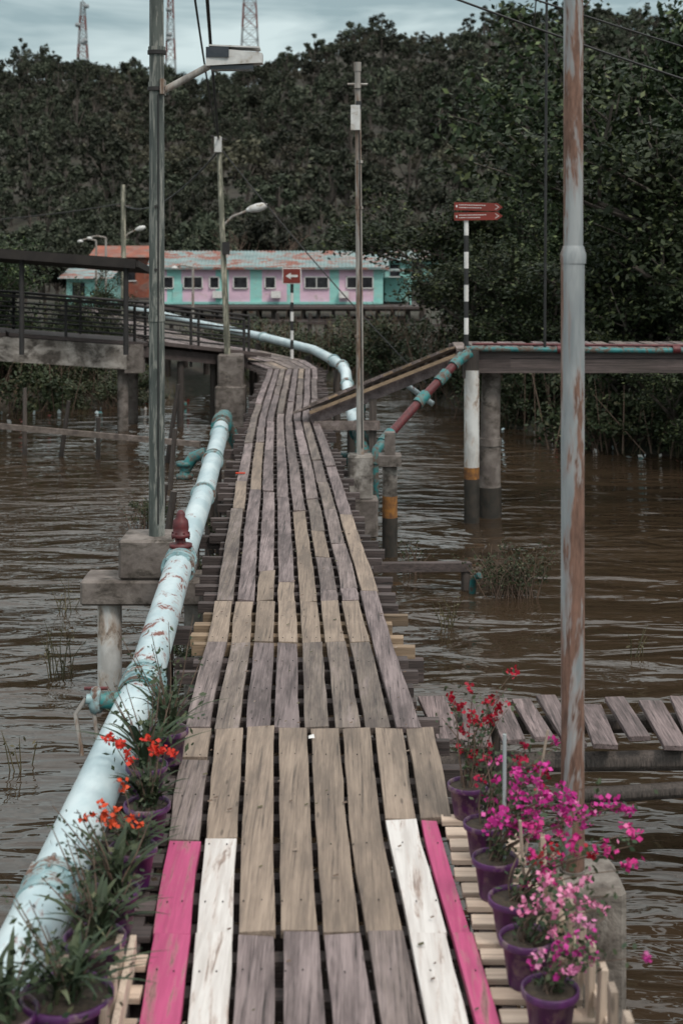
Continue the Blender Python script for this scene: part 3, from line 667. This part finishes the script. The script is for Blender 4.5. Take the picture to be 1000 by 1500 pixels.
def bare(x,y,z,H):
    b_=B()
    def g(p,d,L,r,lv):
        pts=[p];rs=[r]
        for i in range(3): d=(d+Vector((U(-.2,.2),U(-.2,.2),U(0,.15)))).normalized(); p=p+d*L/3; pts.append(p); rs.append(r*(1-.2*(i+1)))
        b_.tube(pts,rs,'twig',5,False)
        if lv<4:
            for _ in range(3 if lv<3 else 2): g(pts[random.choice([1,2,3])],(d*.7+Vector((U(-.9,.9),U(-.9,.9),U(0,.7)))).normalized(),L*U(.55,.75),r*.5,lv+1)
    g(Vector((x,y,z)),Vector((0,0,1)),H*.4,.12,0); b_.obj('bare_tree')
bare(-4.2,66,.4,5.6); bare(-3.2,66.5,.4,4.8)
SH=empty('bank_shrubs')
sp_=[]
for i in range(4):
    cs_=[(U(-.8,.8),U(-.6,.6),U(.15,.75)) for _ in range(16)]
    V,Fq=leafcloud(cs_,[U(.18,.38) for _ in cs_],150,.075)
    b_=B(); b_.v=[tuple(v) for v in V]; b_.f=[tuple(f) for f in Fq]; b_.mi('shrub'); b_.m=[0]*len(Fq); b_.sm=[False]*len(Fq)
    for c in cs_[:10]: b_.tube([(c[0]*.3,c[1]*.3,-.3),c],[.015,.006],'twig',5)
    for _ in range(22):
        a=U(-1,1); b_.tube([(a,U(-.6,.6),-.2),(a+U(-.3,.3),U(-.6,.6),U(.6,1.3))],[.012,.004],'twig',4)
    sp_.append(proto(b_,'shrub_mesh%d'%i))
for i in range(210):
    x=U(-15,14); bk=interp(x,BANK); y=bk+abs(random.gauss(0,1))*5+.3
    if y>56: continue
    if 26<y<56 and abs(x-interp(y,[(p[1],p[0]) for p in CL]))<1.7: continue
    if x<-3 and y<29.5 : y+=1.5
    inst(random.choice(sp_),SH,(x,y,gh(x,y)-.05),U(.6,1.4),sz=U(.6,1.1),name='shrub')
for (x,y,s) in((-1.0,11.9,.42),(-1.15,12.6,.32),(-1.05,10.2,.26),(-1.2,14.6,.3),(-2.45,18.2,.35)):
    inst(random.choice(sp_),SH,(x,y,.02 if x>-.9 or x<-2 else .55),s,name='shrub')
gb=B()
for i in range(2600):
    x=U(-14,13); y=interp(x,BANK)+abs(random.gauss(0,1))*2.2-.4
    if abs(x-interp(y,[(p[1],p[0]) for p in [(-.9,20)]+CL]))<.9: continue
    z=gh(x,y); h=U(.15,.55); a=U(0,3.14); w=.012; dx,dy=math.cos(a)*w,math.sin(a)*w; lx,ly=U(-.15,.15),U(-.15,.15)
    gb.add([(x-dx,y-dy,z),(x+dx,y+dy,z),(x+lx,y+ly,z+h)],[(0,1,2)],'grass')
def stems(cx_,cy_,n_,sp,H,lf,k):
    for i in range(n_):
        x=cx_+U(-sp,sp)*.5;y=cy_+U(-sp,sp)*.5;h=U(.4,1)*H; ex=x+U(-sp,sp)*.8
        gb.tube([(x,y,-.1),((x+ex)/2+U(-.03,.03),y,h*.6),(ex,y+U(-.1,.1),h)],[.005,.004,.0015],'twig' if k=='shrub' else 'grass',4,False)
        for _ in range(lf):
            t=U(.3,1); gb.leaf((lerp(x,ex,t)+U(-.04,.04),y+U(-.04,.04),h*t+U(-.02,.03)),U(.03,.05),k,.45)
stems(1.75,14.7,70,.46,.56,20,'shrub'); stems(1.5,15.1,14,.3,.35,8,'shrub'); stems(.75,15.6,14,.2,.4,6,'shrub')
stems(-2.35,11.9,14,.2,.45,3,'grass'); stems(-2.7,14,8,.2,.35,3,'grass'); stems(1.0,13.4,8,.2,.3,3,'grass'); stems(-2.2,9.8,5,.15,.3,2,'grass'); stems(-2.5,18,14,.3,.5,6,'shrub'); stems(2.6,12.5,5,.2,.3,2,'grass')
gb.obj('marsh_grass')

def tree_mesh(seed,H,Rr,nleaf):
    random.seed(seed); b_=B(); tips=[]
    def grow(p,d,L,r,lv):
        n=4; pts=[p]; rs=[r]
        for i in range(n):
            d=(d+Vector((U(-.22,.22),U(-.22,.22),U(-.08,.14)))).normalized(); p=p+d*L/n; pts.append(p); rs.append(r*(1-.45*(i+1)/n))
            if lv>=2 or(lv==1 and i>=2): tips.append(p.copy())
        b_.tube(pts,rs,'bark',6 if lv<2 else 4,False)
        if lv<3:
            for k_ in range(3 if lv else 5):
                t=U(.35,1.0); q=pts[min(n,int(t*n)+0)]
                nd=(d*.5+Vector((U(-1,1),U(-1,1),U(-.25,.75)))).normalized(); grow(q,nd,L*U(.5,.75),r*.5,lv+1)
    for s in range(3): grow(Vector((U(-.3,.3),U(-.3,.3),-.3)),Vector((U(-.35,.35),U(-.35,.35),1)),H*.5,.09,0)
    mx_=max(t.z for t in tips); 
    for _ in range(26): a=U(0,6.28); rr=Rr*U(.5,1); tips.append(Vector((rr*math.cos(a),rr*math.sin(a),U(.3,H*.55))))
    tips=[t for t in tips if random.random()<.8]
    V,Fq=leafcloud([tuple(t) for t in tips],[U(.15,.50) for _ in tips],max(20,int(nleaf/len(tips))),.085,.8,.5)
    o=len(b_.v); b_.v+= [tuple(v) for v in V]; i=b_.mi('mang'); b_.f+=[tuple(int(q)+o for q in f) for f in Fq]; b_.m+=[i]*len(Fq); b_.sm+=[False]*len(Fq)
    return proto(b_,'mangrove_mesh%d'%seed),mx_
tm=[tree_mesh(s,H,2.3,28000) for s,H in((11,5.5),(12,6.5),(13,5.8))]
random.seed(99)
TR=[(4.0,33.5,4.6),(5.2,33,6.2),(6.9,32,7.8),(9.3,32,9.0),(4.6,28.5,3.8),(5.7,26.6,4.9),(8.0,26.0,6.6),(10.6,27,8.2),(4.2,30.5,3.4),(7.0,25.0,3.8),(9.2,24.6,4.4),(12.5,25.5,7.5),(5.2,25.3,3.0),(13,31,9),(6.0,38,8.0),(8.6,38.5,9.8),(12,38,10),(6.3,23.6,2.4),(8.1,23.2,2.6),(10.2,23.4,3.4)]
for i,(x,y,h) in enumerate(TR):
    me,mx_=tm[i%3]; s=h/mx_; o=bpy.data.objects.new('mangrove_tree',me); scene.collection.objects.link(o); o.location=(x,y,gh(x,y)); sx=s*U(.9,1.1) if h>5 else s*1.2; o.scale=(sx,sx,s); o.rotation_euler=(0,0,U(0,6.28))
for (x,y,h) in((-8.5,33,3.6),(-11.5,31,5.0),(-15,30,6),(-6.3,35,2.8),(-10,38,5.0),(-14,40,6)):
    me,mx_=tm[int(U(0,2.99))]; s=h/mx_; o=bpy.data.objects.new('mangrove_tree',me); scene.collection.objects.link(o); o.location=(x,y,gh(x,y)); o.scale=(s,s,s); o.rotation_euler=(0,0,U(0,6.28))

# ------------------------------------------------------------------ comm towers
def tower(x,y,z0,H,w):
    t=B(); n=14
    for i in range(n):
        a,b2=i/n,(i+1)/n; wa,wb=w*(1-.75*a)/2,w*(1-.75*b2)/2; za,zb=z0+H*a,z0+H*b2; k='redwhite_r' if (i//2)%2 else 'redwhite_w'
        ca=[(x+sx*wa,y+sy*wa,za) for sx,sy in((-1,-1),(1,-1),(1,1),(-1,1))]; cb=[(x+sx*wb,y+sy*wb,zb) for sx,sy in((-1,-1),(1,-1),(1,1),(-1,1))]
        for j in range(4):
            t.tube([ca[j],cb[j]],.12,k,4); t.tube([ca[j],cb[(j+1)%4]],.06,k,4); t.tube([cb[j],ca[(j+1)%4]],.06,k,4); t.tube([cb[j],cb[(j+1)%4]],.06,k,4)
    t.tube([(x,y,z0+H),(x,y,z0+H+5)],.12,'redwhite_w',4)
    for q in range(4): t.lathe((x+U(-1,1)*w*.3,y-.8,z0+H*U(.55,.95)),[(0,0),(.6,.2),(.6,.9),(0,1)],'redwhite_w',8)
    t.obj('lattice_tower')
tower(-54.5,300,34,21,3.0); tower(-36,300,30,30,2.8); tower(-19.3,300,34,36,4.6)

# ------------------------------------------------------------------ wires
def wire(p,q,sag,r,n=14,name='power_cable'):
    p=Vector(p);q=Vector(q); b_=B(); b_.tube([p.lerp(q,i/n)-Vector((0,0,sag*4*(i/n)*(1-i/n))) for i in range(n+1)],r,'black',6); b_.obj(name)
wire((-2.2,13,7.15),(9,15.5,3.9),.25,.011); wire((-1.5,13.5,7.1),(9,16.5,4.5),.15,.010)
wire((-2.46,28.5,5.75),(-.95,9,6.6),.15,.02); wire((-2.46,28.5,5.72),(-1.2,10.5,6.3),.2,.012)
wire((-2.46,28.5,5.6),(1.6,27,1.0),.12,.012)
wire((2.64,18.3,7.5),(2.64,18.5,2.25),0,.018); wire((-2.46,28.5,5.5),(-7.6,50,5.0),.5,.02)
wire((-7.6,50,5.1),(-20,52,4.6),.4,.02)

# ------------------------------------------------------------------ flower shelf + pots
def shelf(side):
    s=B()
    if side>0:
        for D in np.arange(4.05,5.98,.128):
            e=cx(D)+wd(D)/2; s.box((e+.145+U(-.012,.012),D,DK-.012+U(-.005,.005)),(.29,.075+U(-.008,.008),.022),'pine',rot=(0,0,U(-.03,.03)))
        for o_ in(.05,.24): s.beam((cx(4.0)+wd(4)/2+o_,3.95,DK-.06),(cx(6)+wd(6)/2+o_,6.0,DK-.06),.05,.07,'beam')
        for D in np.arange(4.0,5.2,.15): 
            e=cx(D)+wd(D)/2; s.box((e+.285,D,DK+.09),(.022,.06,.28+U(-.05,.05)),'pinez',rot=(0,U(-.06,.06),0))
        s.beam((cx(4.0)+wd(4)/2+.30,3.95,DK+.06),(cx(5.2)+wd(5.2)/2+.30,5.25,DK+.06),.02,.05,'pinez')
    else:
        for D in np.arange(3.6,6.6,.2):
            e=cx(D)-wd(D)/2; s.box((e-.15,D,DK-.022),(.30,.08,.022),'pine' if D<4.9 else 'beam')
        s.beam((cx(3.5)-wd(3.5)/2-.045,3.5,DK+.03),(cx(4.8)-wd(4.8)/2-.045,4.8,DK+.03),.022,.09,'pinez')
        for D in np.arange(3.6,4.8,.2): e=cx(D)-wd(D)/2; s.box((e-.072,D,DK+.06),(.022,.06,.2),'pinez')
        for o_ in(-.05,-.27): s.beam((cx(3.5)-wd(3.5)/2+o_,3.5,DK-.07),(cx(6.6)-wd(6.6)/2+o_,6.6,DK-.07),.05,.07,'beam')
    s.obj('flower_shelf',bevel=.002)
shelf(1); shelf(-1)
def pot(s,c,r,h):
    s.lathe(c,[(.0,.0),(r*.68,.0),(r*.72,.01),(r*.93,h*.84),(r*.94,h*.84),(r*1.06,h*.85),(r*1.08,h*.87),(r*1.08,h*.98),(r*1.05,h),(r*.98,h*.99),(r*.96,h*.88)],'pot',28)
    s.lathe(c,[(r*.96,h*.90),(r*.5,h*.93),(.0001,h*.92)],'soil',28)
def bouq(name,x,y,r,h,kind,H,spread,fl,nst=9,z=DK+.0,dx=0,dy=0,nleafm=1.0,nfl=1):
    s=B(); c=Vector((x,y,z)); pot(s,c,r,h); top=c+Vector((0,0,h*.9))
    if kind=='bou':
        for i in range(nst):
            a=U(0,6.28); d=Vector((math.cos(a)*spread*U(.3,1)+dx*U(.2,1.7),math.sin(a)*spread*U(.3,1)+dy,H*U(.35,1)))
            pts=[]; st=top+Vector((U(-.3,.3)*r,U(-.3,.3)*r,0)); wob=Vector((U(-.02,.02),U(-.02,.02),0))
            for t in np.linspace(0,1,7): pts.append(st+Vector((d.x*t**1.6,d.y*t**1.6,d.z*(t*1.35-.35*t*t)))+wob*math.sin(t*5))
            s.tube(pts,[.004*(1-.7*t) for t in np.linspace(0,1,7)],'twig',5,False)
            for j in range(int(22*nleafm)):
                t=U(.15,1); p=pts[min(6,int(t*6.99))]; p=p+Vector((U(-.035,.035),U(-.035,.035),U(-.02,.035))); s.leaf(p,U(.015,.032),'leafbou',.6)
            for j in range(random.choice([1,1,2,2])*nfl):
                p=pts[random.choice([3,4,5,6,6])]+Vector((U(-.03,.03),U(-.03,.03),U(-.01,.03)))
                k=random.choice(fl); sz=U(.7,1.35)
                for q in range(int(14*sz)): s.leaf(p+Vector((random.gauss(0,.013*sz),random.gauss(0,.013*sz),random.gauss(0,.011*sz))),U(.015,.027),k,.85)
    else:
        n=int(16*nleafm)+12
        for i in range(n):
            a=U(0,6.28); L=H*U(.6,1.2); rr=spread*U(.3,1.15); w=U(.007,.012); b0=top+Vector((U(-.4,.4)*r,U(-.4,.4)*r,0)); sd=Vector((-math.sin(a),math.cos(a),0)); vs=[]; m_=6
            for j in range(m_+1):
                t=j/m_; ww=w*math.sin(math.pi*min(.98,(t*.85+.12))); p=b0+Vector((math.cos(a)*rr*t**1.4,math.sin(a)*rr*t**1.4,L*(1.3*t-.65*t*t)))
                vs+= [p-sd*ww,p+Vector((0,0,-ww*.4)),p+sd*ww]
            fs=[]
            for j in range(m_): o_=j*3; fs+=[(o_,o_+1,o_+4,o_+3),(o_+1,o_+2,o_+5,o_+4)]
            s.add(vs,fs,'leafpot',True)
        for i in range(int(80*nleafm)):
            a=U(0,6.28); rr=U(0,1)*spread*.75; s.leaf(top+Vector((rr*math.cos(a),rr*math.sin(a),U(0,H*.7))),U(.025,.05),'leafpot',.45)
        for i in range(8):
            a=U(0,6.28); p=top+Vector((U(-1.0,.6)*spread,U(-.5,.5)*spread,H*U(.8,1.6))); s.tube([top,(top+p)/2+Vector((.01,0,0)),p],[.004,.003,.0015],'twig',5,False)
            if not fl or i>5:
                for _ in range(12): s.leaf(top.lerp(p,U(.4,1))+Vector((U(-.03,.03),U(-.03,.03),U(-.02,.02))),U(.015,.032),'leafpot',.5)
            if fl and i<6:
                for _ in range(2):
                    p2=p+Vector((U(-.03,.03),U(-.03,.03),U(-.02,.02)))
                    for q in range(11): s.leaf(p2+Vector((random.gauss(0,.012),random.gauss(0,.012),random.gauss(0,.006))),U(.018,.028),random.choice(fl),.8)
    return s.obj(name)
bouq('potted_bougainvillea',.53,5.98,.080,.14,'bou',.44,.20,['redfl'],13,dx=.10,nleafm=.8)
bouq('potted_bougainvillea',.56,5.58,.078,.14,'bou',.32,.16,['redfl','magenta'],11,dx=.14)
bouq('potted_bougainvillea',.565,5.24,.080,.15,'bou',.34,.20,['magenta'],16,dx=.22,nfl=2)
bouq('potted_bougainvillea',.60,4.92,.088,.15,'bou',.26,.16,['redfl','magenta','magenta'],11,dx=.22)
bouq('potted_bougainvillea',.60,4.62,.084,.16,'bou',.20,.10,['lightpink'],11,dx=.16)
bouq('potted_bougainvillea',.63,4.30,.082,.16,'bou',.18,.12,['lightpink','magenta'],10,dx=.14)
cb=B(); cb.tube([(.60,5.25,1.3),(.60,5.24,1.80)],.007,'cane',8); cb.tube([(.71,5.5,1.25),(.80,5.52,1.72)],.005,'pinez',8); cb.tube([(.64,4.95,1.3),(.62,4.95,1.6)],.006,'pinez',8); cb.obj('plant_stake')
bouq('potted_plant',-.80,6.60,.085,.16,'strap',.34,.24,[],nleafm=.8)
bouq('potted_plant',-.84,6.15,.085,.16,'strap',.30,.28,[],nleafm=1.2)
bouq('potted_plant',-.78,5.72,.088,.16,'strap',.18,.14,['orange'],nleafm=1.2)
bouq('potted_plant',-.78,5.33,.085,.15,'strap',.15,.17,['orange'],nleafm=.7)
bouq('potted_plant',-.79,4.98,.080,.15,'strap',.22,.22,[],nleafm=.9)
bouq('potted_plant',-.80,4.62,.095,.16,'strap',.22,.22,[],nleafm=1.1)
bouq('potted_plant',-.82,4.25,.13,.17,'strap',.22,.26,[],nleafm=1.4)
bouq('potted_plant',-1.0,4.15,.11,.17,'strap',.22,.22,[],nleafm=1.2,z=DK+.0)
lt=B(); 
for (x,y,z) in((-.16,6.9,DK+.010),): lt.add([(x,y,z),(x+.03,y,z+.002),(x+.025,y+.03,z+.012),(x,y+.03,z+.003)],[(0,1,2,3)],'signwhite')
lt.box((-1.06,14.95,DK+.012),(.10,.03,.012),'orange')
for i in range(60):
    x=U(3,9);y=interp(x,BANK)+U(-.6,.8); lt.leaf((x,y,max(.03,gh(x,y)+.05)),U(.06,.14),random.choice(['signwhite','teal','signred','pipe']),.7)
for i in range(40):
    x=U(-9,-3);y=interp(x,BANK)+U(-1.2,.8); lt.leaf((x,y,max(.03,gh(x,y)+.05)),U(.06,.14),random.choice(['signwhite','teal','signred','pipe']),.7)
for i in range(90):
    D=U(4.2,12); x=cx(D)+U(-.5,.5)*wd(D); s_=U(.008,.02); lt.add([(x,D,DK+.013),(x+s_,D+s_*.3,DK+.015),(x+s_*.9,D+s_,DK+.018),(x-.2*s_,D+s_*.7,DK+.014)],[(0,1,2,3)],random.choice(['grass','twig','twig','tan']))
lt.obj('litter')

# ------------------------------------------------------------------ light, world, camera
el,bz=52,R(35)
sd=bpy.data.lights.new('sun','SUN'); sd.energy=1.5; sd.angle=R(12); sd.color=(1,.92,.84)
so=bpy.data.objects.new('sun',sd); so.rotation_euler=(R(90-el),0,bz); scene.collection.objects.link(so)
w=bpy.data.worlds.new('World'); scene.world=w; w.use_nodes=True; nt=w.node_tree; nt.nodes.clear()
out=N(nt,'ShaderNodeOutputWorld'); bg=N(nt,'ShaderNodeBackground'); nt.links.new(bg.outputs[0],out.inputs[0]); bg.inputs[1].default_value=.11
sky=N(nt,'ShaderNodeTexSky',sky_type='NISHITA'); sky.sun_disc=False; sky.sun_elevation=R(el); sky.sun_rotation=math.pi-bz
tc=N(nt,'ShaderNodeTexCoord'); mpn=N(nt,'ShaderNodeMapping'); mpn.inputs['Scale'].default_value=(1.8,1.8,9); nt.links.new(tc.outputs['Generated'],mpn.inputs[0])
cn_=noise(nt,mpn.outputs[0],2.2,5,.55,.3)
sx=N(nt,'ShaderNodeSeparateXYZ'); nt.links.new(tc.outputs['Generated'],sx.inputs[0])
lo=mixc(nt,ramp(nt,cn_,.42,.58),(3.0,4.0,4.2),(6.2,7.3,7.3)); hi=mixc(nt,ramp(nt,cn_,.42,.60),(9.6,10.0,10.0),(14.8,14.8,14.5))
cl=mixc(nt,ramp(nt,sx.outputs[2],.16,.75),lo,hi)
nt.links.new(mixc(nt,.92,sky.outputs[0],cl),bg.inputs[0])

cam=bpy.data.cameras.new('camera'); co=bpy.data.objects.new('camera',cam); scene.collection.objects.link(co)
co.location=(0,0,3.6); co.rotation_euler=(R(90),0,0)
cam.sensor_fit='VERTICAL'; cam.sensor_height=36; cam.sensor_width=24; cam.lens=50; cam.shift_y=-.26; cam.clip_end=5000; cam.clip_start=.1
cam.dof.use_dof=True; cam.dof.focus_distance=9.5; cam.dof.aperture_fstop=3.4
scene.camera=co
scene.view_settings.view_transform='Standard'; scene.view_settings.look='None'; scene.view_settings.exposure=0
print('forest',cnt)
